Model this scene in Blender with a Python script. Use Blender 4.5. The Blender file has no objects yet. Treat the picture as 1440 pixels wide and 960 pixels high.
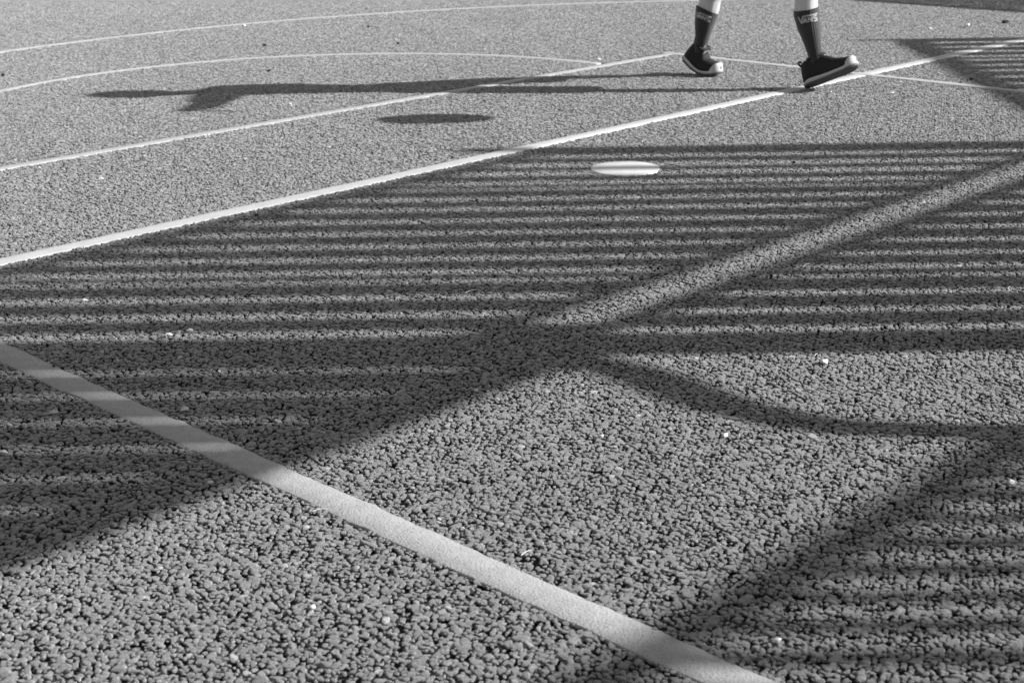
import bpy, bmesh, math, random
import numpy as np
from mathutils import Vector, Matrix, noise

# ---------------------------------------------------------------- camera, sky, sun, exposure
scene = bpy.context.scene
col = scene.collection
S = 1.18                                     # metres per layout unit (the camera stands one unit above the court)
TAN = 0.51                                   # tangent of the sun's elevation
DRIFT = 0.012                                # shadows run along -X and drift this much towards +Y
ELEV = math.atan(TAN)

cam_data = bpy.data.cameras.new('camera')
cam_data.sensor_width = 36.0
cam_data.lens = 55.10
cam_data.clip_start = 0.05
cam_data.clip_end = 2000.0
cam_data.dof.use_dof = True
cam_data.dof.focus_distance = 3.3 * S
cam_data.dof.aperture_fstop = 9.0
cam = bpy.data.objects.new('camera', cam_data)
col.objects.link(cam)
right = Vector((0.99987, -0.0050, -0.0155)).normalized()
fwd = Vector((0.0, 0.9502, -0.31163)).normalized()
right = (right - fwd * right.dot(fwd)).normalized()
upv = right.cross(fwd)
cam.matrix_world = Matrix(((right.x, upv.x, -fwd.x, 0), (right.y, upv.y, -fwd.y, 0), (right.z, upv.z, -fwd.z, S), (0, 0, 0, 1)))
scene.camera = cam

world = bpy.data.worlds.new('World')
scene.world = world
world.use_nodes = True
wn = world.node_tree.nodes
wl = world.node_tree.links
wn.clear()
sky = wn.new('ShaderNodeTexSky')
sky.sky_type = 'NISHITA'
sky.sun_disc = False
sky.sun_elevation = ELEV
sky.sun_rotation = math.radians(90)
bw = wn.new('ShaderNodeRGBToBW')             # black-and-white film: the sky lights without colour
bg = wn.new('ShaderNodeBackground')
bg.inputs['Strength'].default_value = 0.078
wo = wn.new('ShaderNodeOutputWorld')
wl.new(sky.outputs[0], bw.inputs[0])
wl.new(bw.outputs[0], bg.inputs['Color'])
wl.new(bg.outputs[0], wo.inputs[0])

sun_data = bpy.data.lights.new('sun', 'SUN')
sun_data.energy = 5.0
sun_data.angle = math.radians(0.6)
sun_data.color = (1, 1, 1)
sun = bpy.data.objects.new('sun', sun_data)
col.objects.link(sun)
sun.rotation_euler = Vector((-1, DRIFT, -TAN)).to_track_quat('-Z', 'Y').to_euler()
sun.location = (12, 0, 8)

scene.render.engine = 'CYCLES'
scene.cycles.max_bounces = 6
scene.cycles.diffuse_bounces = 3
scene.view_settings.view_transform = 'Standard'
scene.view_settings.look = 'None'
scene.view_settings.gamma = 1.0
scene.view_settings.use_curve_mapping = False
scene.view_settings.exposure = 1.05

random.seed(7)
rng = np.random.default_rng(7)

# ---------------------------------------------------------------- helpers
def mat(name, lo, hi, rough=0.7, scale=40.0, detail=4.0, bump=0.0, bump_scale=None, spec=0.4, sheen=0.0, spots=None):
    m = bpy.data.materials.new(name)
    m.use_nodes = True
    n, l = m.node_tree.nodes, m.node_tree.links
    p = n['Principled BSDF']
    p.inputs['Roughness'].default_value = rough
    p.inputs['Specular IOR Level'].default_value = spec
    if sheen:
        p.inputs['Sheen Weight'].default_value = sheen
        p.inputs['Sheen Roughness'].default_value = 0.45
    tc = n.new('ShaderNodeTexCoord')
    tx = n.new('ShaderNodeTexNoise')
    tx.inputs['Scale'].default_value = scale
    tx.inputs['Detail'].default_value = detail
    tx.inputs['Roughness'].default_value = 0.6
    l.new(tc.outputs['Object'], tx.inputs['Vector'])
    r = n.new('ShaderNodeValToRGB')
    r.color_ramp.elements[0].position = 0.3
    r.color_ramp.elements[1].position = 0.7
    r.color_ramp.elements[0].color = (lo, lo, lo, 1)
    r.color_ramp.elements[1].color = (hi, hi, hi, 1)
    l.new(tx.outputs['Fac'], r.inputs['Fac'])
    out = r.outputs['Color']
    if spots:
        sscale, amount, dark = spots
        v = n.new('ShaderNodeTexNoise')
        v.inputs['Scale'].default_value = sscale
        v.inputs['Detail'].default_value = 2.0
        l.new(tc.outputs['Object'], v.inputs['Vector'])
        rr = n.new('ShaderNodeValToRGB')
        rr.color_ramp.elements[0].position = amount
        rr.color_ramp.elements[1].position = amount + 0.05
        rr.color_ramp.elements[0].color = (0, 0, 0, 1)
        rr.color_ramp.elements[1].color = (1, 1, 1, 1)
        l.new(v.outputs['Fac'], rr.inputs['Fac'])
        mx = n.new('ShaderNodeMix')
        mx.data_type = 'RGBA'
        l.new(rr.outputs['Color'], mx.inputs['Factor'])
        l.new(out, mx.inputs['A'])
        mx.inputs['B'].default_value = (dark, dark, dark, 1)
        out = mx.outputs['Result']
    l.new(out, p.inputs['Base Color'])
    if bump:
        bt = n.new('ShaderNodeTexNoise')
        bt.inputs['Scale'].default_value = bump_scale or scale * 3
        bt.inputs['Detail'].default_value = 3
        l.new(tc.outputs['Object'], bt.inputs['Vector'])
        b = n.new('ShaderNodeBump')
        b.inputs['Strength'].default_value = 1.0
        b.inputs['Distance'].default_value = bump
        l.new(bt.outputs['Fac'], b.inputs['Height'])
        l.new(b.outputs['Normal'], p.inputs['Normal'])
    return m

def mesh_obj(name, verts, faces, m, parent=None, smooth=False):
    me = bpy.data.meshes.new(name)
    me.from_pydata([tuple(v) for v in verts], [], faces)
    me.update()
    if m: me.materials.append(m)
    if smooth:
        me.polygons.foreach_set('use_smooth', [True] * len(me.polygons))
    o = bpy.data.objects.new(name, me)
    col.objects.link(o)
    if parent is not None: o.parent = parent
    return o

def bm_obj(name, bm, m, parent=None, smooth=False):
    bmesh.ops.recalc_face_normals(bm, faces=bm.faces)
    me = bpy.data.meshes.new(name)
    bm.to_mesh(me)
    bm.free()
    if m: me.materials.append(m)
    if smooth:
        me.polygons.foreach_set('use_smooth', [True] * len(me.polygons))
    o = bpy.data.objects.new(name, me)
    col.objects.link(o)
    if parent is not None: o.parent = parent
    return o

def empty(name, loc, label=None, cat=None, group=None, kind=None):
    o = bpy.data.objects.new(name, None)
    o.empty_display_size = 0.2
    col.objects.link(o)
    o.location = loc
    tag(o, label, cat, group, kind)
    return o

def tag(o, label=None, cat=None, group=None, kind=None):
    if label: o['label'] = label
    if cat: o['category'] = cat
    if group: o['group'] = group
    if kind: o['kind'] = kind
    return o

# ---------------------------------------------------------------- materials
M_tar = mat('tar_binder', 0.05, 0.085, rough=0.85, scale=160, bump=0.002, bump_scale=260)
M_paintB = mat('worn_line_paint', 0.28, 0.36, rough=0.62, scale=34, detail=8, bump=0.0016, bump_scale=210, spots=(270, 0.64, 0.12))
M_paintA = mat('white_line_paint', 0.44, 0.53, rough=0.6, scale=18, detail=6, bump=0.0007, bump_scale=190, spots=(240, 0.70, 0.26))
M_paintC = mat('thin_line_paint', 0.33, 0.41, rough=0.65, scale=30, detail=6, bump=0.0008, bump_scale=190, spots=(200, 0.66, 0.24))
M_dot = mat('dot_paint', 0.50, 0.57, rough=0.55, scale=22, bump=0.0004, bump_scale=150)
M_wood = mat('weathered_fence_wood', 0.16, 0.26, rough=0.8, scale=14, bump=0.001)
M_steel = mat('galvanised_steel', 0.30, 0.40, rough=0.45, scale=30)
M_skin = mat('skin', 0.38, 0.46, rough=0.5, scale=35, bump=0.0004, bump_scale=240)
M_sock = mat('dark_sock_knit', 0.018, 0.030, rough=0.75, scale=220, bump=0.0006, bump_scale=700, spec=0.3, sheen=0.45)
M_white_yarn = mat('white_yarn', 0.32, 0.40, rough=0.95, scale=300, bump=0.0005, bump_scale=600, sheen=0.3, spec=0.1)
M_upper = mat('black_shoe_mesh', 0.007, 0.013, rough=0.8, scale=300, bump=0.0006, bump_scale=900)
M_trim = mat('grey_shoe_trim', 0.30, 0.38, rough=0.6, scale=120)
M_mid = mat('white_midsole_foam', 0.36, 0.44, rough=0.55, scale=60, bump=0.0004, bump_scale=300)
M_out = mat('dark_rubber_outsole', 0.06, 0.09, rough=0.7, scale=150, bump=0.0006, bump_scale=400)
M_shirt = mat('tshirt_cotton', 0.50, 0.58, rough=0.9, scale=60)
M_shorts = mat('shorts_cloth', 0.08, 0.11, rough=0.9, scale=60)
M_hair = mat('hair', 0.04, 0.07, rough=0.6, scale=90, bump=0.003, bump_scale=160)
M_ball = mat('ball_rubber', 0.20, 0.26, rough=0.6, scale=160, bump=0.001, bump_scale=500)
M_seam = mat('ball_seam', 0.02, 0.03, rough=0.6)
M_eye = mat('eye', 0.7, 0.75, rough=0.2)
M_pupil = mat('pupil', 0.02, 0.03, rough=0.2)
M_pebble = mat('pale_pebble', 0.5, 0.64, rough=0.6, scale=180, bump=0.0005)
M_leaf = mat('dry_pale_leaf', 0.50, 0.66, rough=0.7, scale=160, bump=0.0006)
M_straw = mat('dry_straw', 0.45, 0.6, rough=0.7, scale=200)
M_dark = mat('dark_crumb', 0.02, 0.04, rough=0.8, scale=200)

# stones: colour varies from chip to chip, with a fine grain on each
M_stone = bpy.data.materials.new('aggregate_stone')
M_stone.use_nodes = True
n, l = M_stone.node_tree.nodes, M_stone.node_tree.links
p = n['Principled BSDF']
p.inputs['Roughness'].default_value = 0.5
p.inputs['Specular IOR Level'].default_value = 0.8
p.inputs['Sheen Weight'].default_value = 0.72       # added sheen brightens the far court: paler the flatter one looks along it
p.inputs['Sheen Roughness'].default_value = 0.5
oi = n.new('ShaderNodeObjectInfo')
tc = n.new('ShaderNodeTexCoord')
cr = n.new('ShaderNodeValToRGB')
e = cr.color_ramp.elements
e[0].position, e[0].color = 0.0, (0.060, 0.060, 0.060, 1)
e[1].position, e[1].color = 1.0, (0.45, 0.45, 0.45, 1)
a = e.new(0.30); a.color = (0.090, 0.090, 0.090, 1)
a = e.new(0.90); a.color = (0.140, 0.140, 0.140, 1)
a = e.new(0.985); a.color = (0.24, 0.24, 0.24, 1)
l.new(oi.outputs['Random'], cr.inputs['Fac'])
addv = n.new('ShaderNodeVectorMath'); addv.operation = 'ADD'
l.new(tc.outputs['Object'], addv.inputs[0]); l.new(oi.outputs['Location'], addv.inputs[1])
nt = n.new('ShaderNodeTexNoise')
nt.inputs['Scale'].default_value = 430.0
nt.inputs['Detail'].default_value = 4.0
l.new(addv.outputs[0], nt.inputs['Vector'])
mp = n.new('ShaderNodeMapRange')
mp.inputs['From Min'].default_value = 0.25; mp.inputs['From Max'].default_value = 0.75
mp.inputs['To Min'].default_value = 0.66; mp.inputs['To Max'].default_value = 1.28
l.new(nt.outputs['Fac'], mp.inputs['Value'])
big = n.new('ShaderNodeTexNoise'); big.inputs['Scale'].default_value = 1.6; big.inputs['Detail'].default_value = 4.0
l.new(oi.outputs['Location'], big.inputs['Vector'])
mp2 = n.new('ShaderNodeMapRange')
mp2.inputs['From Min'].default_value = 0.3; mp2.inputs['From Max'].default_value = 0.7
mp2.inputs['To Min'].default_value = 0.86; mp2.inputs['To Max'].default_value = 1.12
l.new(big.outputs['Fac'], mp2.inputs['Value'])
mul = n.new('ShaderNodeMath'); mul.operation = 'MULTIPLY'
l.new(mp.outputs[0], mul.inputs[0]); l.new(mp2.outputs[0], mul.inputs[1])
vm = n.new('ShaderNodeVectorMath'); vm.operation = 'SCALE'
l.new(cr.outputs['Color'], vm.inputs[0]); l.new(mul.outputs[0], vm.inputs['Scale'])
l.new(vm.outputs[0], p.inputs['Base Color'])
bp = n.new('ShaderNodeBump'); bp.inputs['Strength'].default_value = 1.0; bp.inputs['Distance'].default_value = 0.0024
l.new(nt.outputs['Fac'], bp.inputs['Height']); l.new(bp.outputs['Normal'], p.inputs['Normal'])

# ---------------------------------------------------------------- the court
BASE_Z = -0.0120
court = mesh_obj('asphalt_court', [(-150 * S, -150 * S, BASE_Z * S), (150 * S, -150 * S, BASE_Z * S), (150 * S, 150 * S, BASE_Z * S), (-150 * S, 150 * S, BASE_Z * S)],
                 [(0, 1, 2, 3)], None)
tag(court, 'coarse grey asphalt sports court with painted lines', None, None, 'structure')
M_far = bpy.data.materials.new('asphalt_far')
M_far.use_nodes = True
n, l = M_far.node_tree.nodes, M_far.node_tree.links
p = n['Principled BSDF']
p.inputs['Roughness'].default_value = 0.85
tc = n.new('ShaderNodeTexCoord')
vo = n.new('ShaderNodeTexVoronoi'); vo.inputs['Scale'].default_value = 85.0
l.new(tc.outputs['Object'], vo.inputs['Vector'])
cr = n.new('ShaderNodeValToRGB')
cr.color_ramp.elements[0].color = (0.24, 0.24, 0.24, 1)
cr.color_ramp.elements[1].color = (0.09, 0.09, 0.09, 1)
l.new(vo.outputs['Distance'], cr.inputs['Fac'])
l.new(cr.outputs['Color'], p.inputs['Base Color'])
bp = n.new('ShaderNodeBump'); bp.inputs['Distance'].default_value = 0.003; bp.invert = True
l.new(vo.outputs['Distance'], bp.inputs['Height']); l.new(bp.outputs['Normal'], p.inputs['Normal'])
court.data.materials.append(M_far)
# the dark binder the chips are set in, a sheet of its own just above
M_bed = mat('dark_binder', 0.025, 0.045, rough=0.9, scale=160, bump=0.002, bump_scale=260)
bed = mesh_obj('binder_bed', [(x * S, y * S, -0.0100 * S) for x, y in ((-1.42, 1.24), (1.42, 1.24), (4.40, 11.2), (-4.40, 11.2))], [(0, 1, 2, 3)], M_bed, court)
bed['kind'] = 'structure'

# painted markings -------------------------------------------------
U = np.array([0.70134, 0.71282])             # along the long court lines
V = np.array([0.71244, -0.70173])            # across them
def ribbon(name, pts, width, z, m, label, jit=0.0022, step=0.012, var=0.0):
    pts = np.asarray(pts, float)
    seg = np.linalg.norm(np.diff(pts, axis=0), axis=1)
    s = np.r_[0, np.cumsum(seg)]
    k = max(2, int(s[-1] / step))
    t = np.linspace(0, s[-1], k)
    P = np.c_[np.interp(t, s, pts[:, 0]), np.interp(t, s, pts[:, 1])]
    T = np.gradient(P, axis=0); T /= np.linalg.norm(T, axis=1)[:, None]
    N = np.c_[-T[:, 1], T[:, 0]]
    def wob():
        a = rng.normal(size=k); a = np.convolve(a, np.ones(3) / 3, 'same')
        b = np.convolve(rng.normal(size=k), np.ones(25) / 25, 'same') * 1.3
        return (a * 0.8 + b) * jit
    drift = np.convolve(rng.normal(size=k), np.ones(61) / 61, 'same') * 8 * var
    L, R = width / 2 + wob() + drift, -width / 2 + wob() - drift
    lip = 0.0022
    verts, faces = [], []
    zt = z + np.convolve(rng.normal(size=k), np.ones(9) / 9, 'same') * 0.0003
    cols = [(L, -0.006), (L, -0.0010), (L - lip, 0.0), (L * 0.4 + R * 0.6, 0.0003), (R + lip, 0.0), (R, -0.0010), (R, -0.006)]
    for i in range(k):
        for w, dz in cols:
            q = P[i] + N[i] * w[i]
            verts.append((q[0] * S, q[1] * S, (zt[i] + dz) * S))
    c = len(cols)
    for i in range(k - 1):
        for j in range(c - 1):
            faces.append((i * c + j, i * c + j + 1, (i + 1) * c + j + 1, (i + 1) * c + j))
    faces.append(tuple(range(c - 1, -1, -1)))
    faces.append(tuple((k - 1) * c + j for j in range(c)))
    o = mesh_obj(name, verts, [f[::-1] for f in faces], m, court, smooth=True)
    o['label'] = label
    return o
def arc(c, r, a0, a1, k=220):
    a = np.radians(np.linspace(a0, a1, k))
    return np.c_[c[0] + r * np.cos(a), c[1] + r * np.sin(a)]
A0 = np.array([-1.2615, 3.7436]); A1 = np.array([2.470, 7.545])
B0 = np.array([-1.0455, 3.0385]); B1 = np.array([0.262, 1.7035])
C0 = np.array([-1.612, 4.894]); C1 = np.array([0.741, 7.262])
TOP = 0.0008
ribbon('painted_line', [A0 * 1.6 - A1 * 0.6, A1 * 1.6 - A0 * 0.6], 0.0575, TOP + 0.0006, M_paintA, 'bright white painted line from the front shoe to the left edge', jit=0.0013, var=0.0010)
ribbon('painted_line', [B0 * 1.8 - B1 * 0.8, B1 * 1.5 - B0 * 0.5], 0.0640, TOP, M_paintB, 'wide worn pale line crossing the foreground', jit=0.0026)
ribbon('painted_line', [C0 * 1.7 - C1 * 0.7, C1 + V * 0.02], 0.0520, TOP + 0.0004, M_paintC, 'pale line running up to the corner behind the rear shoe')
ribbon('painted_line', [C1 - V * 0.03, C1 + V * 3.4], 0.0480, TOP + 0.0009, M_paintC, 'thin pale line passing behind both shoes to the right')
ribbon('painted_line', arc((-0.676, 5.877), 1.5336, 45.45, 225.4), 0.0460, TOP - 0.0002, M_paintC, 'pale half circle line beyond the long shadow of the person')
ribbon('painted_line', np.r_[[[3.0, 9.60]], arc((1.159, 4.998), 4.516, 90, 190)], 0.0460, TOP, M_paintC, 'farthest thin curved line along the top edge')
# round spot
dv, df = [], []
k = 96
jit = np.convolve(rng.normal(size=k), np.ones(3) / 3, 'same') * 0.0007
for rr, dz in ((0.0, 0.0006), (0.5, 0.0005), (0.97, 0.0), (1.0, -0.0012), (1.0, -0.006)):
    for i in range(k):
        a = 2 * math.pi * i / k
        q = (0.1065 + jit[i]) * max(rr, 0.002)
        dv.append(((0.356 + q * math.cos(a)) * S, (4.732 + q * math.sin(a)) * S, (TOP + 0.001 + dz) * S))
for j in range(4):
    for i in range(k):
        df.append((j * k + i, (j + 1) * k + i, (j + 1) * k + (i + 1) % k, j * k + (i + 1) % k))
df.append(tuple(range(k)))
o = mesh_obj('painted_dot', dv, df, M_dot, court, smooth=True)
o['label'] = 'round white spot lying in the striped shadow'

# aggregate chips -------------------------------------------------
def stone_mesh(name, seed, lumpy=0.09, flat=0.62):
    r = random.Random(seed)
    bm = bmesh.new()
    bmesh.ops.create_icosphere(bm, subdivisions=3, radius=1.0)
    planes = []
    for _ in range(13):
        d = Vector((r.gauss(0, 1), r.gauss(0, 1), r.gauss(0, 0.8))).normalized()
        planes.append((d, r.uniform(0.60, 0.92)))
    off = Vector((r.uniform(0, 50), r.uniform(0, 50), r.uniform(0, 50)))
    cap = 0.34 + r.uniform(-0.05, 0.05)
    sx, sy, sz = r.uniform(0.85, 1.42), r.uniform(0.62, 1.02), flat * r.uniform(0.85, 1.2)
    for v in bm.verts:
        d = v.co.normalized()
        rad = 1.0
        for pn, pd in planes:
            c = pn.dot(d)
            if c > 0.05:
                rad = min(rad, pd / c)
        rad *= 1.0 + lumpy * noise.noise(d * 1.7 + off) + 0.10 * noise.noise(d * 3.6 + off) + 0.07 * noise.noise(d * 8.5 + off)
        q = d * rad
        zt = q.z * sz
        if zt > cap: zt = cap + (zt - cap) * 0.42
        v.co = Vector((q.x * sx, q.y * sy, zt))
    me = bpy.data.meshes.new(name)
    bm.to_mesh(me); bm.free()
    me.materials.append(M_stone)
    me.polygons.foreach_set('use_smooth', [True] * len(me.polygons))
    return me
chips = bpy.data.collections.new('chip_shapes')
NV = 28
for i in range(NV):
    chips.objects.link(bpy.data.objects.new('stone_chip', stone_mesh('stone_chip', 100 + i)))

SP = 0.0092
def chip_points(sp, ymin, ymax, side, z0, zs, r0, keep=1.0, pits=0.10):
    rows = np.arange(ymin, ymax, sp * 0.866)
    out = []
    for i, y in enumerate(rows):
        half = 0.30 * y + side
        xs = np.arange(-half, half, sp) + (sp / 2 if i % 2 else 0)
        out.append(np.c_[xs, np.full(len(xs), y)])
    P = np.concatenate(out)
    P += rng.uniform(-0.36, 0.36, P.shape) * sp
    if keep < 1: P = P[rng.random(len(P)) < keep]
    k = len(P)
    sc = r0 * np.clip(np.exp(rng.normal(0, 0.38, k)), 0.38, 2.0)
    z = z0 + rng.normal(0, zs, k) - sc * 0.40
    z -= (rng.random(k) < pits) * rng.uniform(0.0015, 0.0035, k)
    return P, z, sc
P1, z1, s1 = chip_points(SP, 1.25, 11.2, 1.05, 0.0002, 0.00060, 0.0045)
P2, z2, s2 = chip_points(SP * 0.9, 1.25, 4.6, 1.05, -0.0024, 0.0012, 0.0021, keep=0.40)
P = np.r_[P1, P2]; Z = np.r_[z1, z2]; SC = np.r_[s1, s2]
def near_line(P, a, d, half):
    q = P - a
    return np.abs(q[:, 0] * -d[1] + q[:, 1] * d[0]) < half
DA, DB, DC = [(b - a) / np.linalg.norm(b - a) for a, b in ((A0, A1), (B0, B1), (C0, C1))]
drop = near_line(P, A0, DA, 0.0290) | near_line(P, B0, DB, 0.0295)
drop |= near_line(P, C0, DC, 0.0250) & (((P - C1) @ U) < 0)
drop |= near_line(P, C1, V, 0.0245) & (((P - C1) @ V) > 0)
d2 = np.hypot(P[:, 0] + 0.676, P[:, 1] - 5.877); side2 = (P - C0) @ np.array([-U[1], U[0]]) > 0
drop |= (np.abs(d2 - 1.5336) < 0.0235) & side2
drop |= (np.abs(np.hypot(P[:, 0] - 1.159, P[:, 1] - 4.998) - 4.516) < 0.0235) & (P[:, 0] < 1.16)
drop |= np.hypot(P[:, 0] - 0.356, P[:, 1] - 4.732) < 0.103
P, Z, SC = P[~drop], Z[~drop], SC[~drop]
K = len(P)
me = bpy.data.meshes.new('asphalt_stones')
me.vertices.add(K)
me.vertices.foreach_set('co', (np.c_[P, Z] * S).astype(np.float32).ravel())
rot = np.c_[rng.normal(0, 0.12, K), rng.normal(0, 0.12, K), rng.uniform(0, 6.283, K)].astype(np.float32)
at = me.attributes.new('chip_rot', 'FLOAT_VECTOR', 'POINT'); at.data.foreach_set('vector', rot.ravel())
at = me.attributes.new('chip_size', 'FLOAT', 'POINT'); at.data.foreach_set('value', (SC * S).astype(np.float32))
at = me.attributes.new('chip_kind', 'INT', 'POINT'); at.data.foreach_set('value', rng.integers(0, NV, K).astype(np.int32))
stones = bpy.data.objects.new('asphalt_stones', me)
col.objects.link(stones)
stones.parent = court
tag(stones, 'coarse packed grey stone chips of the court surface', None, None, 'stuff')
ng = bpy.data.node_groups.new('lay_chips', 'GeometryNodeTree')
ng.interface.new_socket(name='Geometry', in_out='INPUT', socket_type='NodeSocketGeometry')
ng.interface.new_socket(name='Geometry', in_out='OUTPUT', socket_type='NodeSocketGeometry')
gi, go = ng.nodes.new('NodeGroupInput'), ng.nodes.new('NodeGroupOutput')
ci = ng.nodes.new('GeometryNodeCollectionInfo')
ci.inputs['Collection'].default_value = chips
ci.inputs['Separate Children'].default_value = True
ci.inputs['Reset Children'].default_value = True
ip = ng.nodes.new('GeometryNodeInstanceOnPoints')
ip.inputs['Pick Instance'].default_value = True
def named(nm, dt):
    q = ng.nodes.new('GeometryNodeInputNamedAttribute'); q.data_type = dt; q.inputs['Name'].default_value = nm
    return [s for s in q.outputs if s.enabled and s.name == 'Attribute'][0]
gl = ng.links
gl.new(gi.outputs[0], ip.inputs['Points'])
gl.new(ci.outputs[0], ip.inputs['Instance'])
gl.new(named('chip_kind', 'INT'), ip.inputs['Instance Index'])
gl.new(named('chip_rot', 'FLOAT_VECTOR'), ip.inputs['Rotation'])
gl.new(named('chip_size', 'FLOAT'), ip.inputs['Scale'])
gl.new(ip.outputs[0], go.inputs[0])
md = stones.modifiers.new('lay_chips', 'NODES'); md.node_group = ng

# ---------------------------------------------------------------- the fences to the right of the picture
ZC = 1.85
def xb(y): return 0.2 + (y - 3.0) * 0.984 + ZC / TAN
_unit = bmesh.new(); bmesh.ops.create_cube(_unit, size=1.0)
_cube = bpy.data.meshes.new('plank'); _unit.to_mesh(_cube); _unit.free()
def plank(name, root, p0, p1, z0, z1, thick, m):
    """a board standing between plan points p0 and p1, from z0 up to z1"""
    me = _planks.get(m.name)
    if me is None:
        me = _cube.copy(); me.name = 'plank'; me.materials.append(m); _planks[m.name] = me
    o = bpy.data.objects.new(name, me); col.objects.link(o)
    o.parent = root
    p0, p1 = np.asarray(p0), np.asarray(p1)
    c = (p0 + p1) / 2; d = p1 - p0; L = np.linalg.norm(d)
    base = np.array(root.location[:]) / S
    o.location = ((c[0] - base[0]) * S, (c[1] - base[1]) * S, (z0 + z1) / 2 * S)
    o.rotation_euler = (0, 0, math.atan2(d[1], d[0]))
    o.scale = (L * S, thick * S, (z1 - z0) * S)
    return o
_planks = {}
def plan(line, y): return np.array(line(y))
def slats(root, line, edges, z0, z1, thick, gap, shift, dirv):
    """edges: gap centres in shadow space; each slat fills the space between two gaps"""
    sy, sx = abs(dirv[1]), abs(dirv[0])
    for i in range(len(edges) - 1):
        a, b = edges[i], edges[i + 1]
        ga, gb = (gap[i] if isinstance(gap, list) else gap) / 2, (gap[i + 1] if isinstance(gap, list) else gap) / 2
        lo, hi = min(a, b) + (gb if b < a else ga), max(a, b) - (ga if b < a else gb)
        lo, hi = lo + thick * sx / 2, hi - thick * sx / 2
        if hi <= lo: continue
        y0, y1 = lo - shift(lo), hi - shift(hi)
        plank('slat', root, line(y0), line(y1), z0, z1, thick, M_wood)
lineU = lambda y: (xb(y), y)
shiftU = lambda y: DRIFT * (xb(y) - 0.1)
G1 = [5.05, 4.93, 4.80, 4.676, 4.548, 4.467, 4.345, 4.222, 4.09, 3.96, 3.83, 3.705, 3.585, 3.505, 3.374, 3.243, 3.112, 2.985]
W1 = [0, .046, .064, .064, .046, .024, .042, .038, .036, .034, .034, .034, .034, .024, .035, .036, .038, 0]
def sh(f, y): return y - f(y)
yA, yB = sh(shiftU, 5.05), sh(shiftU, 2.985)
f1 = empty('slatted_fence', (xb(yB) * S, yB * S, 0), 'tall slatted fence bay with a bright slot, right of the white spot', 'fence', 'court fence bays')
slats(f1, lineU, G1, 0.08, 1.882, 0.018, W1, shiftU, U)
slats(f1, lineU, G1, 2.030, 2.85, 0.018, W1, shiftU, U)
for a, b in ((1.882, 1.913), (1.999, 2.030), (2.85, 2.896), (0.03, 0.08)):
    plank('rail', f1, lineU(yB), lineU(yA), a, b, 0.03, M_wood)
for y, zt in ((yB, 2.92), (yA, 3.03)):
    plank('post', f1, lineU(y - 0.018), lineU(y + 0.018), 0.0, zt, 0.05, M_wood)
plank('end_block', f1, lineU(yB + 0.03), lineU(yB + 0.17), 1.917, 1.995, 0.028, M_wood)
# next bay, nearer the camera: boards overhead, an open gateway, a low boarded panel
yC = 1.15
f2 = empty('slatted_fence', (xb(yC) * S, yC * S, 0), 'slatted fence bay with an open gateway under its boards, nearest the camera', 'fence', 'court fence bays')
G2 = [2.985, 2.88, 2.75, 2.615, 2.486, 2.36, 2.235, 2.11, 1.98, 1.85, 1.72, 1.59, 1.46, 1.33, 1.2]
slats(f2, lineU, G2, 1.91, 2.85, 0.018, [0] + [.011] * 13 + [0], shiftU, U)
for a, b in ((1.825, 1.91), (2.85, 2.896)):
    plank('rail', f2, lineU(yC), lineU(yB - 0.03), a, b, 0.03, M_wood)
OFF = 2.2                                    # a second fence stands this much farther to the right
lineB = lambda y: (xb(y) + OFF, y)
shift2 = lambda y: DRIFT * (xb(y) + OFF - 0.8)
RISE = OFF * TAN
G3 = [2.45, 2.36, 2.288, 2.199, 2.118, 2.03, 1.945, 1.868, 1.787, 1.701, 1.615, 1.53, 1.445, 1.36, 1.275, 1.19]
yD, yE = 1.19 - shift2(1.19), 2.46 - shift2(2.46)
f5 = empty('slatted_fence', (xb(yD) * S + OFF * S, yD * S, 0), 'slatted fence bay standing behind the gateway, its faint stripes at the lower right', 'fence', 'court fence bays')
slats(f5, lineB, G3, 0.08, 1.195 + RISE, 0.018, [0] + [.036] * 14 + [0], shift2, U)
for a, b in ((1.195 + RISE, 1.246 + RISE), (0.03, 0.08)):
    plank('rail', f5, lineB(yD), lineB(yE), a, b, 0.03, M_wood)
for y in (yD, yE):
    plank('post', f5, lineB(y - 0.02), lineB(y + 0.02), 0.0, 1.246 + RISE, 0.05, M_wood)
plank('post', f2, lineU(yC - 0.05), lineU(yC), 0.0, 2.92, 0.06, M_wood)
def tube_bm(bm, pts, rads, n=14, caps=True):
    pts = [Vector(q) for q in pts]
    rings = []
    t0 = (pts[1] - pts[0]).normalized()
    ref = Vector((0, 1, 0)) if abs(t0.y) < 0.9 else Vector((1, 0, 0))
    nrm = t0.cross(ref).normalized()
    for i, q in enumerate(pts):
        t = (pts[min(i + 1, len(pts) - 1)] - pts[max(i - 1, 0)]).normalized()
        nrm = (nrm - t * nrm.dot(t)).normalized()
        bn = t.cross(nrm)
        r = rads[i] if hasattr(rads, '__len__') else rads
        rings.append([bm.verts.new(q + (nrm * math.cos(2 * math.pi * j / n) + bn * math.sin(2 * math.pi * j / n)) * r) for j in range(n)])
    for i in range(len(rings) - 1):
        for j in range(n):
            bm.faces.new((rings[i][j], rings[i][(j + 1) % n], rings[i + 1][(j + 1) % n], rings[i + 1][j]))
    if caps:
        bm.faces.new(rings[0][::-1]); bm.faces.new(rings[-1])
    return rings
bend = [(2.51, 0.0), (2.51, 1.10), (2.512, 1.247), (2.522, 1.323), (2.542, 1.405), (2.59, 1.486), (2.68, 1.59), (2.83, 1.724), (2.925, 1.835)]
bm = bmesh.new()
base = f2.location
pp = []
for y, z in bend:
    yy = y - DRIFT * (xb(y) - 0.5)
    pp.append(Vector((xb(yy) * S, yy * S, z * S)) - base)
fine = []
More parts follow.
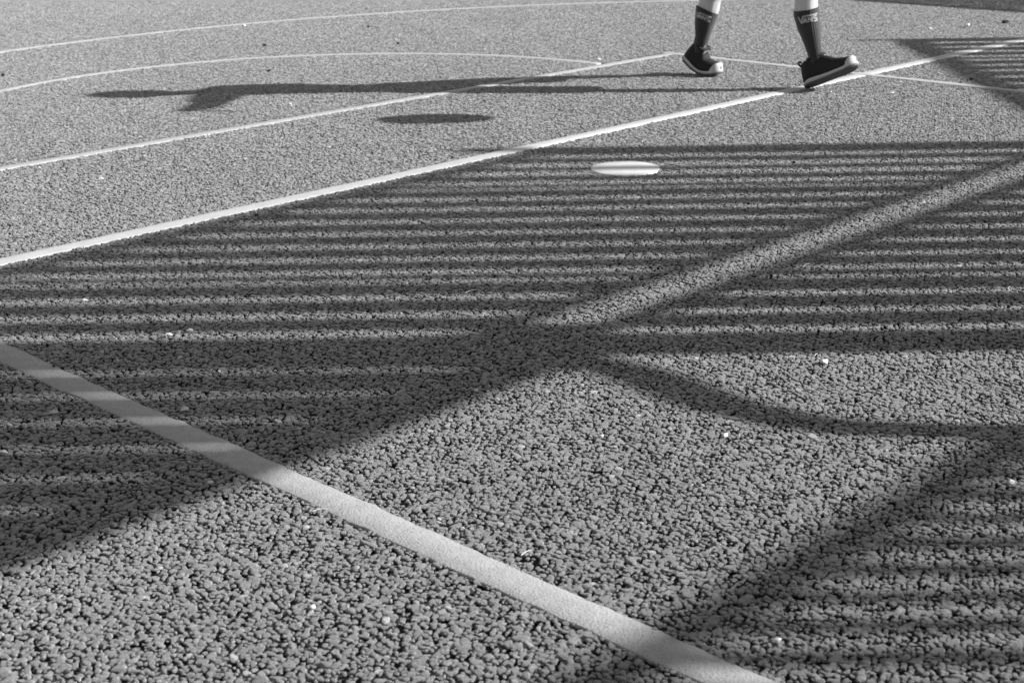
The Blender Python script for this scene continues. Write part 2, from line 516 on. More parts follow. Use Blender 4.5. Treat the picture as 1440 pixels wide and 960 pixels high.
for i in range(len(pp) - 1):
    for t in range(4):
        a, b, c, d = pp[max(i - 1, 0)], pp[i], pp[i + 1], pp[min(i + 2, len(pp) - 1)]
        u = t / 4
        fine.append(0.5 * ((2 * b) + (c - a) * u + (2 * a - 5 * b + 4 * c - d) * u * u + (3 * b - a - 3 * c + d) * u ** 3))
fine.append(pp[-1])
tube_bm(bm, fine, 0.036 * S, 16)
bm_obj('curved_post', bm, M_steel, f2, smooth=True)
# corner bay and the low barrier beyond it
XC = xb(5.05)
lineC = lambda y: (XC, y)
shiftC = lambda y: DRIFT * (XC - 2.2)
G4 = [7.60, 7.47, 7.316, 7.159, 7.002, 6.894, 6.735, 6.581, 6.409, 6.237, 6.08, 5.92, 5.76, 5.60, 5.44, 5.28, 5.12]
f3 = empty('slatted_fence', (XC * S, 5.12 * S, 0), 'lower slatted fence bay at the far right beyond the front shoe', 'fence', 'court fence bays')
slats(f3, lineC, G4, 0.08, 1.965, 0.018, [0] + [.052] * 15 + [0], shiftC, np.array([0, 1.0]))
for a, b in ((1.965, 2.035), (0.03, 0.08)):
    plank('rail', f3, lineC(5.12), lineC(7.57), a, b, 0.03, M_wood)
plank('post', f3, lineC(7.535), lineC(7.58), 0, 2.12, 0.05, M_wood)
f4 = empty('low_barrier', (XC * S, 7.62 * S, 0), 'low close-boarded barrier along the far right side of the court', 'fence')
W = np.array([-0.71244, 0.70173])
p0 = np.array([XC, 7.66])
k = 0
s = 0.02
while s < 5.4:
    w = 0.105 + random.uniform(-0.012, 0.012)
    plank('slat', f4, p0 + W * s, p0 + W * (s + w), 0.06, 1.005, 0.018, M_wood)
    s += w + 0.040
for a, b in ((1.005, 1.062), (0.02, 0.06)):
    plank('rail', f4, p0, p0 + W * 5.45, a, b, 0.03, M_wood)

# ---------------------------------------------------------------- the person
def V3(x, y, z): return Vector((x * S, y * S, z * S))
person = empty('person', V3(1.02, 6.38, 0), 'person in dark ribbed socks and black shoes with white soles striding right', 'person')
PB = person.location.copy()
def L3(x, y, z): return V3(x, y, z) - PB
def remeshed(name, bm, m, voxel, smooth_it=6):
    bmesh.ops.recalc_face_normals(bm, faces=bm.faces)
    me = bpy.data.meshes.new(name); bm.to_mesh(me); bm.free()
    o = bpy.data.objects.new(name, me); col.objects.link(o)
    r = o.modifiers.new('r', 'REMESH'); r.mode = 'VOXEL'; r.voxel_size = voxel * S
    sm = o.modifiers.new('s', 'SMOOTH'); sm.factor = 0.5; sm.iterations = smooth_it
    dg = bpy.context.evaluated_depsgraph_get()
    m2 = bpy.data.meshes.new_from_object(o.evaluated_get(dg))
    o.modifiers.clear(); o.data = m2
    m2.materials.clear(); m2.materials.append(m)
    m2.polygons.foreach_set('use_smooth', [True] * len(m2.polygons))
    o.parent = person
    return o
def limb(bm, pts, rads, n=14):
    tube_bm(bm, [L3(*q) for q in pts], [r * S for r in rads], n)
    for q, r in ((pts[0], rads[0]), (pts[-1], rads[-1])):
        ball(bm, q, (r, r, r))
def ball(bm, c, r, rz=0.0):
    g = bmesh.ops.create_icosphere(bm, subdivisions=3, radius=1.0)['verts']
    mt = Matrix.Translation(L3(*c)) @ Matrix.Rotation(rz, 4, 'Z') @ Matrix.Diagonal((r[0] * S, r[1] * S, r[2] * S, 1))
    bmesh.ops.transform(bm, matrix=mt, verts=g)
def stack(bm, rings, rz, n=24):
    """elliptical rings (x, y, z, half depth, half width) joined into a trunk"""
    prev = None; first = None
    for x, y, z, a, b in rings:
        cur = []
        for j in range(n):
            t = 2 * math.pi * j / n
            ex, ey = a * math.cos(t), b * math.sin(t)
            cur.append(bm.verts.new(L3(x + ex * math.cos(rz) - ey * math.sin(rz), y + ex * math.sin(rz) + ey * math.cos(rz), z)))
        if prev:
            for j in range(n): bm.faces.new((prev[j], prev[(j + 1) % n], cur[(j + 1) % n], cur[j]))
        else: first = cur
        prev = cur
    bm.faces.new(first[::-1]); bm.faces.new(prev)
FACE = math.radians(-12)
rankle, rtop, rknee, rhip = (1.213, 6.185, 0.100), (1.1675, 6.195, 0.325), (1.152, 6.215, 0.405), (1.045, 6.29, 0.715)
lankle, ltop, lknee, lhip = (0.808, 6.590, 0.112), (0.836, 6.575, 0.300), (0.878, 6.560, 0.398), (0.985, 6.44, 0.715)
bm = bmesh.new()
limb(bm, [rankle, (1.196, 6.187, 0.17), (1.176, 6.192, 0.245), (1.1665, 6.196, 0.305), (1.1655, 6.200, 0.350), rknee, (1.125, 6.235, 0.48), (1.08, 6.265, 0.60), rhip],
     [0.021, 0.027, 0.042, 0.0455, 0.0445, 0.041, 0.050, 0.062, 0.070])
limb(bm, [lankle, (0.815, 6.588, 0.16), (0.824, 6.582, 0.22), (0.834, 6.576, 0.275), (0.842, 6.572, 0.320), lknee, (0.912, 6.53, 0.48), (0.95, 6.48, 0.60), lhip],
     [0.022, 0.028, 0.040, 0.046, 0.0455, 0.042, 0.050, 0.062, 0.070])
stack(bm, [(1.015, 6.365, 0.66, 0.060, 0.10), (1.015, 6.365, 0.73, 0.080, 0.108), (1.015, 6.362, 0.82, 0.068, 0.098), (1.02, 6.355, 0.90, 0.068, 0.092),
           (1.025, 6.345, 1.00, 0.080, 0.100), (1.025, 6.34, 1.08, 0.076, 0.110), (1.02, 6.335, 1.13, 0.060, 0.095), (1.02, 6.33, 1.16, 0.04, 0.06)], FACE)
limb(bm, [(1.02, 6.32, 1.12), (1.03, 6.31, 1.20), (1.045, 6.305, 1.25)], [0.062, 0.058, 0.056])
# head: skull, jaw, nose, ears
HX, HY, HZ = 1.05, 6.295, 1.278
ball(bm, (HX - 0.005, HY, HZ + 0.012), (0.084, 0.078, 0.082), FACE)
ball(bm, (HX + 0.022, HY - 0.004, HZ - 0.040), (0.050, 0.047, 0.056), FACE)
ball(bm, (HX + 0.074, HY - 0.016, HZ - 0.018), (0.015, 0.010, 0.015), FACE)
ball(bm, (HX + 0.066, HY - 0.014, HZ - 0.050), (0.012, 0.020, 0.007), FACE)
for s_ in (-1, 1):
    ball(bm, (HX - 0.004 + s_ * 0.013, HY + s_ * 0.079, HZ - 0.012), (0.013, 0.007, 0.021), FACE)
# right arm reaches out sideways and dribbles, left arm hangs
rsh, rel, rwr = (1.03, 6.235, 1.115), (1.115, 6.025, 1.160), (1.255, 5.882, 1.260)
limb(bm, [rsh, (1.07, 6.14, 1.138), rel, (1.19, 5.955, 1.208), rwr], [0.045, 0.040, 0.036, 0.034, 0.024])
lsh, lelb, lwr = (1.02, 6.45, 1.105), (0.97, 6.455, 0.91), (1.05, 6.40, 0.76)
limb(bm, [lsh, (0.99, 6.455, 1.0), lelb, (1.01, 6.43, 0.83), lwr], [0.045, 0.036, 0.030, 0.028, 0.020])
def hand(bm, w, d, side, spread=0.011):
    """palm, four unequal fingers with a knuckle bend and a thumb leaving the palm's side"""
    d = Vector(d).normalized(); sd = Vector(side); sd = (sd - d * sd.dot(d)).normalized(); up = sd.cross(d)
    w = Vector(w)
    for k_ in (-1.2, -0.4, 0.4, 1.2):
        limb(bm, [tuple(w), tuple(w + d * 0.050 + sd * spread * k_)], [0.0145, 0.0105], 10)
    for k_, ln in ((-1.5, 0.036), (-0.5, 0.046), (0.5, 0.050), (1.5, 0.044)):
        a = w + d * 0.056 + sd * spread * k_
        b = a + d * ln * 0.55 - up * 0.006
        c = b + d * ln * 0.40 - up * 0.016
        limb(bm, [tuple(a), tuple(b), tuple(c)], [0.0078, 0.0072, 0.0060], 8)
    a = w + d * 0.014 + sd * 0.018
    b = a + d * 0.022 + sd * 0.020 - up * 0.004
    c = b + d * 0.024 + sd * 0.006 - up * 0.008
    limb(bm, [tuple(a), tuple(b), tuple(c)], [0.0105, 0.0088, 0.0068], 8)
hand(bm, rwr, (0.45, -0.16, -0.55), (0.9, 0.1, 0.25))
hand(bm, lwr, (0.25, -0.10, -0.95), (0.9, -0.2, 0.25))
body = remeshed('body', bm, M_skin, 0.0042, 3)
for s_ in (-1, 1):
    bm = bmesh.new(); ball(bm, (HX + 0.055 + s_ * 0.005, HY - 0.012 + s_ * 0.024, HZ + 0.004), (0.010, 0.011, 0.009), FACE)
    eo = bm_obj('eye', bm, M_eye, body, True)
    bm = bmesh.new(); ball(bm, (HX + 0.0625 + s_ * 0.005, HY - 0.0135 + s_ * 0.024, HZ + 0.004), (0.004, 0.005, 0.005), FACE)
    bm_obj('pupil', bm, M_pupil, body, True)
bm = bmesh.new()
ball(bm, (HX - 0.016, HY + 0.003, HZ + 0.026), (0.090, 0.098, 0.084), FACE)
ball(bm, (HX - 0.040, HY + 0.008, HZ - 0.010), (0.054, 0.066, 0.064), FACE)
ball(bm, (HX + 0.040, HY - 0.008, HZ + 0.070), (0.034, 0.048, 0.020), FACE)
remeshed('hair', bm, M_hair, 0.006, 3)
# t-shirt
bm = bmesh.new()
stack(bm, [(1.015, 6.365, 0.68, 0.088, 0.118), (1.015, 6.364, 0.76, 0.084, 0.110), (1.02, 6.356, 0.88, 0.076, 0.100), (1.025, 6.346, 1.00, 0.086, 0.108),
           (1.025, 6.34, 1.08, 0.086, 0.120), (1.02, 6.336, 1.125, 0.070, 0.104), (1.02, 6.332, 1.165, 0.052, 0.066)], FACE)
limb(bm, [(1.02, 6.27, 1.105), rsh, (1.06, 6.165, 1.132), (1.085, 6.11, 1.148)], [0.050, 0.052, 0.048, 0.046])
limb(bm, [(1.02, 6.40, 1.105), (1.02, 6.45, 1.10), (1.0, 6.458, 1.03), (0.988, 6.46, 0.97)], [0.052, 0.054, 0.056, 0.058])
remeshed('t_shirt', bm, M_shirt, 0.007, 4)
# shorts
bm = bmesh.new()
stack(bm, [(1.015, 6.365, 0.62, 0.080, 0.105), (1.015, 6.365, 0.67, 0.090, 0.120), (1.015, 6.365, 0.75, 0.084, 0.114)], FACE)
tube_bm(bm, [L3(*q) for q in ((1.045, 6.295, 0.69), (1.10, 6.275, 0.58), (1.135, 6.250, 0.46), (1.140, 6.245, 0.420))], [0.078 * S, 0.086 * S, 0.088 * S, 0.088 * S], 20)
tube_bm(bm, [L3(*q) for q in ((0.985, 6.435, 0.69), (0.94, 6.468, 0.58), (0.905, 6.512, 0.46), (0.890, 6.525, 0.385))], [0.078 * S, 0.086 * S, 0.088 * S, 0.086 * S], 20)
remeshed('shorts', bm, M_shorts, 0.007, 3)

def knit_sock(name, path, rads, tilt, ribs=30):
    """ribbed tube; the last rings form the plain cuff"""
    n = ribs * 6
    fp, fr = [], []
    for i in range(len(path) - 1):
        for t in range(6):
            u = t / 6
            fp.append(Vector(path[i]).lerp(Vector(path[i + 1]), u)); fr.append(rads[i] * (1 - u) + rads[i + 1] * u)
    fp.append(Vector(path[-1])); fr.append(rads[-1])
    bm = bmesh.new()
    rings = []
    K_ = len(fp)
    for i, (q, r) in enumerate(zip(fp, fr)):
        ring = []
        lift = max(0.0, (i / (K_ - 1) - 0.35) / 0.65)
        for j in range(n):
            t = 2 * math.pi * j / n
            rib = 0.0011 * (0.5 + 0.5 * math.cos(t * ribs))
            rr = r + rib
            dx, dy = rr * math.cos(t), rr * math.sin(t)
            ring.append(bm.verts.new(L3(q.x + dx, q.y + dy, q.z + tilt * dx * lift)))
        rings.append(ring)
    q, r = fp[-1], fr[-1]
    for dr, dz in ((0.0012, 0.002), (-0.0012, 0.0028), (-0.005, 0.001)):
        rings.append([bm.verts.new(L3(q.x + (r + dr) * math.cos(2 * math.pi * j / n), q.y + (r + dr) * math.sin(2 * math.pi * j / n),
                                      q.z + dz + tilt * (r + dr) * math.cos(2 * math.pi * j / n))) for j in range(n)])
    for i in range(len(rings) - 1):
        for j in range(n):
            bm.faces.new((rings[i][j], rings[i][(j + 1) % n], rings[i + 1][(j + 1) % n], rings[i + 1][j]))
    o = bm_obj(name, bm, M_sock, person, True)
    return o, fp, fr
rpath = [(1.224, 6.186, 0.085), (1.214, 6.188, 0.105), (1.198, 6.187, 0.165), (1.180, 6.191, 0.235), (1.168, 6.195, 0.285), (1.1665, 6.196, 0.309)]
lpath = [(0.806, 6.594, 0.095), (0.807, 6.593, 0.115), (0.814, 6.588, 0.160), (0.820, 6.583, 0.210), (0.827, 6.579, 0.250), (0.830, 6.577, 0.268)]
rsock, rfp, rfr = knit_sock('sock', rpath, [0.026, 0.0245, 0.031, 0.0435, 0.0475, 0.0480], 0.19)
lsock, lfp, lfr = knit_sock('sock', lpath, [0.027, 0.0250, 0.030, 0.0400, 0.0450, 0.0460], -0.42)
def sock_word(parent, fp, fr, tilt, zc, a_mid, hgt):
    """the white knitted word round the top of the sock: a V whose bar runs on over A, N, S"""
    w = hgt * 0.19
    def bar(x0, y0, x1, y1): return ((x0, y0), (x1, y1))
    strokes = [bar(0.0, 1.0, 0.42, 0.0), bar(0.42, 0.0, 0.74, 1.0), bar(0.74, 1.0, 3.05, 1.0),
               bar(0.72, 0.06, 0.99, 0.76), bar(0.99, 0.76, 1.26, 0.06), bar(0.82, 0.28, 1.16, 0.28),
               bar(1.46, 0.06, 1.46, 0.76), bar(1.46, 0.76, 1.98, 0.06), bar(1.98, 0.06, 1.98, 0.76),
               bar(2.80, 0.76, 2.26, 0.74), bar(2.26, 0.74, 2.26, 0.44), bar(2.26, 0.42, 2.80, 0.38), bar(2.80, 0.38, 2.80, 0.08), bar(2.80, 0.08, 2.22, 0.06)]
    bm = bmesh.new()
    def surf(u, v, off):
        z = zc + (v - 0.5) * hgt
        i = min(range(len(fp)), key=lambda k_: abs(fp[k_].z - z))
        q, r = fp[i], fr[i] + off
        t = a_mid + (u - 1.5) * hgt * 1.02 / fr[i]
        dx, dy = r * math.cos(t), r * math.sin(t)
        return L3(q.x + dx, q.y + dy, z + tilt * dx * 0.95)
    for (x0, y0), (x1, y1) in strokes:
        d = Vector((x1 - x0, y1 - y0)); Ln = d.length; d.normalize(); nn = Vector((-d.y, d.x)) * 0.095
        k_ = max(2, int(Ln / 0.15))
        prev = None
        for s_ in range(k_ + 1):
            c = Vector((x0, y0)) + d * Ln * s_ / k_
            cur = [bm.verts.new(surf(c.x + nn.x, c.y + nn.y, 0.0004)), bm.verts.new(surf(c.x + nn.x, c.y + nn.y, 0.0021)),
                   bm.verts.new(surf(c.x - nn.x, c.y - nn.y, 0.0021)), bm.verts.new(surf(c.x - nn.x, c.y - nn.y, 0.0004))]
            if prev:
                for j in range(4): bm.faces.new((prev[j], prev[(j + 1) % 4], cur[(j + 1) % 4], cur[j]))
            else: bm.faces.new(cur)
            prev = cur
        bm.faces.new(prev[::-1])
    bm_obj('knitted_word', bm, M_white_yarn, parent)
sock_word(rsock, rfp, rfr, 0.19, 0.276, math.radians(-92), 0.026)
sock_word(lsock, lfp, lfr, -0.42, 0.238, math.radians(-115), 0.022)

def shoe(Lg, place, ax):
    """outsole, midsole, upper, collar, lace band, tab; place maps shoe coordinates (x heel to toe, y, z) to layout units"""
    def half(t):
        ks = [(0, .018), (.04, .029), (.12, .039), (.3, .039), (.45, .038), (.62, .042), (.76, .043), (.86, .040), (.93, .032), (.97, .023), (.99, .014), (1.0, .006)]
        return float(np.interp(t, [q[0] for q in ks], [q[1] for q in ks])) * 0.95
    def slab(z0f, z1f, grow0, grow1, m, name, k_=34, n_=14):
        bm = bmesh.new(); rings = []
        for i in range(k_):
            t = 0.5 - 0.5 * math.cos(math.pi * i / (k_ - 1))
            w = half(t); z0, z1 = z0f(t), z1f(t)
            ring = []
            for j in range(n_):
                a = 2 * math.pi * j / n_
                cy, cz = math.cos(a), math.sin(a)
                cy = math.copysign(abs(cy) ** 0.35, cy); cz = math.copysign(abs(cz) ** 0.55, cz)
                g = grow0 if cz < 0 else grow1
                x = t * Lg + (t - 0.5) * 2 * (g if abs(t - 0.5) > 0.4 else 0) * 0.8
                ring.append(bm.verts.new(L3(*place(x, (w + g) * cy, (z0 + z1) / 2 + (z1 - z0) / 2 * cz))))
            rings.append(ring)
        for i in range(k_ - 1):
            for j in range(n_): bm.faces.new((rings[i][j], rings[i][(j + 1) % n_], rings[i + 1][(j + 1) % n_], rings[i + 1][j]))
        bm.faces.new(rings[0][::-1]); bm.faces.new(rings[-1])
        return bm_obj(name, bm, m, person, True)
    def sstep(v):
        v = min(1.0, max(0.0, v)); return v * v * (3 - 2 * v)
    spring = lambda t: 0.010 * max(0.0, (t - 0.72) / 0.28) ** 2
    root = slab(lambda t: 0.0 + spring(t), lambda t: 0.009 + spring(t), 0.0, 0.001, M_out, 'outsole')
    mid_top = lambda t: (0.038 - 0.010 * min(1, t / 0.55) + spring(t)) + 0.020 * sstep((t - 0.80) / 0.12) * (1 - 0.75 * sstep((t - 0.955) / 0.045)) - 0.016 * max(0.0, 1 - t / 0.12)
    slab(lambda t: 0.0075 + spring(t), mid_top, 0.0025, 0.0, M_mid, 'midsole')
    # upper: dome sections
    bm = bmesh.new(); rings = []
    tops = [(0, .070), (.03, .098), (.10, .104), (.22, .102), (.33, .110), (.42, .110), (.52, .092), (.65, .072), (.8, .060), (.9, .052), (.97, .042), (1.0, .032)]
    k_, n_ = 40, 20
    for i in range(k_):
        t = 0.5 - 0.5 * math.cos(math.pi * i / (k_ - 1))
        w = half(t) * 0.99; ht = float(np.interp(t, [q[0] for q in tops], [q[1] for q in tops])) + spring(t)
        zb = 0.020 + spring(t)
        ring = []
        for j in range(n_):
            a = math.pi * j / (n_ - 1)
            cy, cz = math.cos(a), math.sin(a)
            pinch = 1.0 - (0.05 if t < 0.42 else 0.12) * cz ** 2
            ring.append(bm.verts.new(L3(*place(t * Lg, w * math.copysign(abs(cy) ** 0.75, cy) * pinch, zb + (ht - zb) * cz ** 0.8))))
        rings.append(ring)
    for i in range(k_ - 1):
        for j in range(n_ - 1): bm.faces.new((rings[i][j], rings[i][j + 1], rings[i + 1][j + 1], rings[i + 1][j]))
        bm.faces.new((rings[i][n_ - 1], rings[i][0], rings[i + 1][0], rings[i + 1][n_ - 1]))
    bm.faces.new(rings[0][::-1]); bm.faces.new(rings[-1])
    up_ = bm_obj('upper', bm, M_upper, person, True)
    # padded collar round the ankle
    bm = bmesh.new(); pts = []
    for j in range(33):
        a = 2 * math.pi * j / 32
        pts.append(L3(*place(ax + 0.034 * math.cos(a), 0.030 * math.sin(a), 0.098 + 0.006 * math.cos(a) ** 2)))
    tube_bm(bm, pts, 0.0075 * S, 8)
    bm_obj('collar', bm, M_upper, up_, True)
    # lace rows across the instep
    for q in range(3):
        t = 0.48 + 0.075 * q
        bm = bmesh.new(); pts = []
        ht = float(np.interp(t, [v[0] for v in tops], [v[1] for v in tops]))
        w = half(t)
        for j in range(9):
            a = math.pi * (0.22 + 0.56 * j / 8)
            pts.append(L3(*place(t * Lg, w * 0.97 * math.cos(a) * 0.9, 0.020 + (ht - 0.020) * math.sin(a) ** 0.8 - 0.0008)))
        tube_bm(bm, pts, 0.0026 * S, 6)
        bm_obj('lace', bm, M_trim if q == 0 else M_upper, up_, True)
    # heel pull tab
    bm = bmesh.new()
    pts = [L3(*place(x, 0, z)) for x, z in ((0.008, 0.078), (-0.003, 0.096), (-0.007, 0.106), (-0.002, 0.110), (0.008, 0.104))]
    tube_bm(bm, pts, 0.0045 * S, 8)
    bm_obj('pull_tab', bm, M_upper, up_, True)
    return up_
def place_right(x, y, z):
    a, yw, ro = math.radians(24), math.radians(-30), math.radians(14)
    y, z = y * math.cos(ro) + z * math.sin(ro), z * math.cos(ro) - y * math.sin(ro)
    fx, fz = x * math.cos(a) - z * math.sin(a), x * math.sin(a) + z * math.cos(a)
    return (1.180 + fx * math.cos(yw) - y * math.sin(yw), 6.188 + fx * math.sin(yw) + y * math.cos(yw), 0.002 + fz)
BALLX = 0.112
def place_left(x, y, z):
    yw = math.radians(-42)
    lim = math.radians(37)
    # the sole bends smoothly over the ball of the foot
    u = BALLX + 0.030 - x
    if u > 0:
        R_ = 0.125
        ang = min(lim, u / R_)
        rest = max(0.0, u - R_ * ang)
        cx = BALLX + 0.030 - (R_ - z) * math.sin(ang) - rest * math.cos(ang)
        cz = R_ - (R_ - z) * math.cos(ang) + rest * math.sin(ang)
    else: cx, cz = x, z
    fx = cx - 0.206
    return (0.886 + fx * math.cos(yw) - y * math.sin(yw), 6.53 + fx * math.sin(yw) + y * math.cos(yw), 0.003 + cz)
shoe(0.226, place_right, 0.072)
shoe(0.206, place_left, 0.047)

# ---------------------------------------------------------------- the bouncing ball
BZ = 0.80
bx, by = -0.267 + BZ / TAN, 5.650 - DRIFT * BZ / TAN
ballroot = empty('ball', V3(bx, by, BZ - 0.10), 'dark seamed ball in the air beside the dribbling hand', 'ball')
bm = bmesh.new()
bmesh.ops.create_uvsphere(bm, u_segments=48, v_segments=32, radius=0.099 * S)
bmesh.ops.translate(bm, vec=(0, 0, 0.10 * S), verts=bm.verts)
shell = bm_obj('ball_shell', bm, M_ball, ballroot, True)
for rotm in (Matrix.Rotation(0.5, 4, 'X'), Matrix.Rotation(math.pi / 2, 4, 'Y') @ Matrix.Rotation(0.4, 4, 'X'), Matrix.Rotation(math.pi / 2, 4, 'X') @ Matrix.Rotation(0.2, 4, 'Y')):
    bm = bmesh.new()
    pts = [rotm @ Vector((0.0985 * S * math.cos(a), 0.0985 * S * math.sin(a), 0)) + Vector((0, 0, 0.10 * S)) for a in np.linspace(0, 2 * math.pi, 49)]
    tube_bm(bm, pts, 0.0022 * S, 6)
    bm_obj('seam', bm, M_seam, shell, True)

# ---------------------------------------------------------------- litter on the court
def litter(kind, x, y, size, rz, label, cat):
    r = random.Random(int(x * 1000) * 31 + int(y * 1000))
    if kind in ('pebble', 'crumb'):
        me = stone_mesh(kind, r.randrange(9999), 0.2, 0.7)
        me.materials.clear(); me.materials.append(M_pebble if kind == 'pebble' else M_dark)
        o = bpy.data.objects.new('pebble' if kind == 'pebble' else 'dark_crumb', me); col.objects.link(o)
        o.scale = (size * S,) * 3
        o.location = (x * S, y * S, (0.001 + size * 0.5) * S); o.rotation_euler = (r.uniform(-.3, .3), r.uniform(-.3, .3), rz)
    elif kind == 'leaf':
        bm = bmesh.new(); top, bot = [], []
        k_ = 11
        for i in range(k_):
            t = i / (k_ - 1); w = math.sin(math.pi * t) ** 0.7 * 0.36 * (1 + 0.25 * r.uniform(-1, 1)) + 0.01
            c = 0.28 * math.sin(math.pi * t) * r.uniform(0.8, 1.1)
            row = [(t - 0.5, -w, 0.10 + c * 0.4), (t - 0.5, 0, c * 0.25), (t - 0.5, w, 0.16 + c * 0.5)]
            top.append([bm.verts.new(Vector(q) * size * 2 * S) for q in row])
            bot.append([bm.verts.new((Vector(q) - Vector((0, 0, 0.05))) * size * 2 * S) for q in row])
        for i in range(k_ - 1):
            for j in range(2):
                bm.faces.new((top[i][j], top[i][j + 1], top[i + 1][j + 1], top[i + 1][j])); bm.faces.new((bot[i][j + 1], bot[i][j], bot[i + 1][j], bot[i + 1][j + 1]))
            bm.faces.new((top[i][0], top[i + 1][0], bot[i + 1][0], bot[i][0])); bm.faces.new((top[i + 1][2], top[i][2], bot[i][2], bot[i + 1][2]))
        for q in (0, k_ - 1):
            for j in range(2): bm.faces.new((top[q][j], top[q][j + 1], bot[q][j + 1], bot[q][j]))
        o = bm_obj('dry_leaf', bm, M_leaf, None, True)
        o.location = (x * S, y * S, 0.0030 * S); o.rotation_euler = (r.uniform(-.2, .2), r.uniform(-.2, .2), rz)
    else:
        bm = bmesh.new()
        pts = [Vector(((t - 0.5) * 2 * size, 0.22 * size * math.sin(2.2 * t) + r.uniform(-.03, .03) * size, size * 0.12 * math.sin(math.pi * t) + 0.001)) * S for t in np.linspace(0, 1, 12)]
        tube_bm(bm, pts, [0.0009 * S * (1 - 0.5 * t) for t in np.linspace(0, 1, 12)], 6)
        o = bm_obj('straw', bm, M_straw, None, True)
        o.location = (x * S, y * S, 0.0020 * S); o.rotation_euler = (0, 0, rz)
    tag(o, label, cat)
    return o
G_ = 'bits of litter on the court'
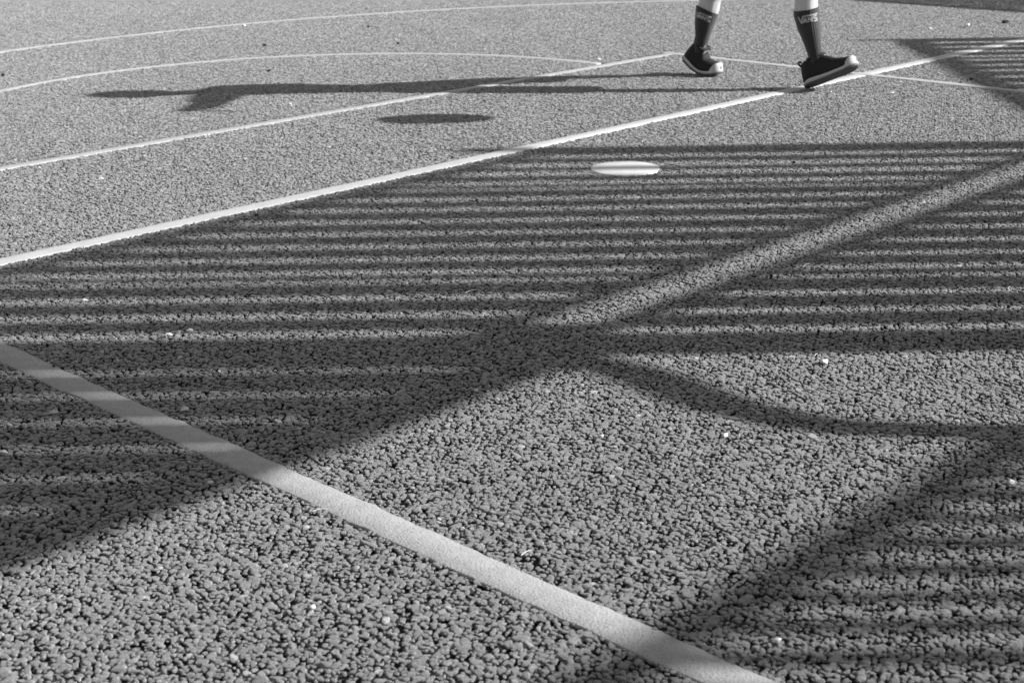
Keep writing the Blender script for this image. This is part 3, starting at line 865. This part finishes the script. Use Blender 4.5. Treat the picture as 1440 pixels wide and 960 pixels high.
bits = [
    ('pebble', 0.605, 2.880, 0.0066, 0.3, 'largest white pebble, lying in the sunlit strip right of centre', 'pebble'),
    ('straw', 0.600, 2.925, 0.0080, 0.9, 'short pale straw just behind the largest white pebble', 'straw'),
    ('pebble', 0.363, 2.502, 0.0056, 1.0, 'white pebble below the curved shadow, right of the picture centre', 'pebble'),
    ('pebble', 0.150, 2.508, 0.0044, 0.2, 'pale pebble in full sun near the middle of the picture', 'pebble'),
    ('pebble', -0.571, 2.883, 0.0040, 2.0, 'white pebble in deep shade beyond the wide worn line', 'pebble'),
    ('leaf', -0.597, 2.673, 0.0088, 0.75, 'slim pale leaf in shade close above the wide worn line', 'leaf'),
    ('leaf', -0.802, 2.857, 0.0070, 0.2, 'pale leaf touching the far edge of the wide worn line', 'leaf'),
    ('leaf', -0.678, 3.147, 0.0070, 0.1, 'small pale leaf on a bright stripe, right of a longer one', 'leaf'),
    ('leaf', -0.718, 3.115, 0.0100, 0.05, 'long pale leaf on the lowest bright stripe at left', 'leaf'),
    ('pebble', -0.961, 3.387, 0.0045, 0.4, 'round white pebble among the stripes near the left edge', 'pebble'),
    ('pebble', -0.068, 2.750, 0.0042, 0.4, 'white pebble on the edge between the dark shadow and sun', 'pebble'),
    ('straw', 0.624, 2.283, 0.0075, 1.3, 'curled pale straw in sun left of the dark diagonal shadow', 'straw'),
    ('leaf', -0.869, 2.477, 0.0080, 0.1, 'pale leaf at the left picture edge below the worn line', 'leaf'),
    ('straw', 0.016, 2.058, 0.0110, 0.75, 'pale straw just above the wide worn line in the foreground', 'straw'),
    ('straw', -0.087, 3.405, 0.0210, 0.55, 'long thin straw lying across the stripes in the middle', 'straw'),
    ('straw', 0.702, 3.580, 0.0180, 0.8, 'thin straw beside the bright diagonal band', 'straw'),
    ('straw', 1.116, 3.364, 0.0150, 1.1, 'thin straw among the stripes at the right edge', 'straw'),
    ('straw', -0.301, 2.219, 0.0120, 0.3, 'thin straw against the near edge of the wide worn line', 'straw'),
    ('leaf', -0.455, 3.556, 0.0070, 1.2, 'crumpled pale leaf among the stripes left of the middle', 'leaf'),
    ('crumb', -1.188, 7.747, 0.0110, 0.3, 'dark crumb between the two curved lines at upper left', 'crumb'),
    ('crumb', -0.533, 7.745, 0.0085, 0.3, 'dark crumb just beyond the top of the half circle line', 'crumb'),
    ('crumb', -0.736, 8.431, 0.0100, 0.3, 'dark crumb below the farthest curved line', 'crumb'),
    ('crumb', -2.205, 6.887, 0.0095, 0.3, 'dark crumb at the left edge between the curved lines', 'crumb'),
    ('crumb', -1.044, 6.886, 0.0085, 0.3, 'dark crumb inside the half circle above the long shadow', 'crumb'),
    ('crumb', 2.565, 8.171, 0.0170, 0.3, 'largest dark crumb, in sun near the upper right corner', 'crumb'),
    ('pebble', 2.337, 8.050, 0.0130, 0.3, 'white pebble left of the largest dark crumb, upper right', 'pebble'),
    ('pebble', -1.416, 8.554, 0.0120, 0.8, 'white pebble touching the farthest curved line', 'pebble'),
    ('leaf', -1.240, 4.679, 0.0100, 0.2, 'pale leaf left of the bright line in the sunlit corner', 'leaf'),
    ('pebble', 0.333, 1.791, 0.0044, 0.2, 'white pebble by the worn line at the bottom edge', 'pebble'),
    ('pebble', 2.123, 7.961, 0.0110, 0.3, 'white pebble above the far striped shadow, right of the person', 'pebble'),
    ('crumb', 1.872, 6.334, 0.0100, 0.3, 'dark crumb just above the thin line right of the shoes', 'crumb'),
    ('pebble', 1.474, 6.019, 0.0090, 0.3, 'white pebble in front of the raised toe of the shoe', 'pebble'),
    ('pebble', 1.250, 6.070, 0.0075, 0.3, 'tiny white pebble under the lifted front shoe', 'pebble'),
    ('pebble', -0.275, 1.903, 0.0042, 0.3, 'pale pebble on the sunlit stones at the bottom left', 'pebble'),
    ('pebble', 0.787, 2.285, 0.0046, 0.3, 'pale pebble in the shaded stones at the right edge', 'pebble'),
    ('crumb', -0.906, 2.935, 0.0040, 0.2, 'dark crumb stuck on the wide worn line', 'crumb'),
    ('pebble', -0.834, 5.982, 0.0090, 0.3, 'pale pebble under the long shadow of the person', 'pebble'),
    ('pebble', 0.408, 7.060, 0.0100, 0.3, 'white pebble where the half circle meets the pale line', 'pebble'),
    ('leaf', 1.238, 4.834, 0.0090, 0.3, 'dull leaf on the stripes right of the white spot', 'leaf'),
    ('crumb', 0.882, 4.775, 0.0055, 0.3, 'dark crumb on the stripes between the white spot and a leaf', 'crumb'),
    ('leaf', -0.834, 2.666, 0.0090, 0.4, 'dull leaf in shade left of the wide worn line', 'leaf'),
    ('pebble', -0.492, 2.337, 0.0036, 0.4, 'small pale pebble in shade near the tip of the dark shadow', 'pebble'),
    ('pebble', -0.560, 7.883, 0.0085, 0.4, 'tiny white pebble beyond the half circle near a dark crumb', 'pebble'),
    ('pebble', -0.108, 7.450, 0.0085, 0.4, 'tiny white pebble just beyond the half circle, right of its top', 'pebble'),
]
for b_ in bits:
    b_ = list(b_)
    if b_[2] < 5.2 and b_[0] == 'pebble': b_[3] *= 1.2
    o = litter(*b_)
    o['group'] = G_
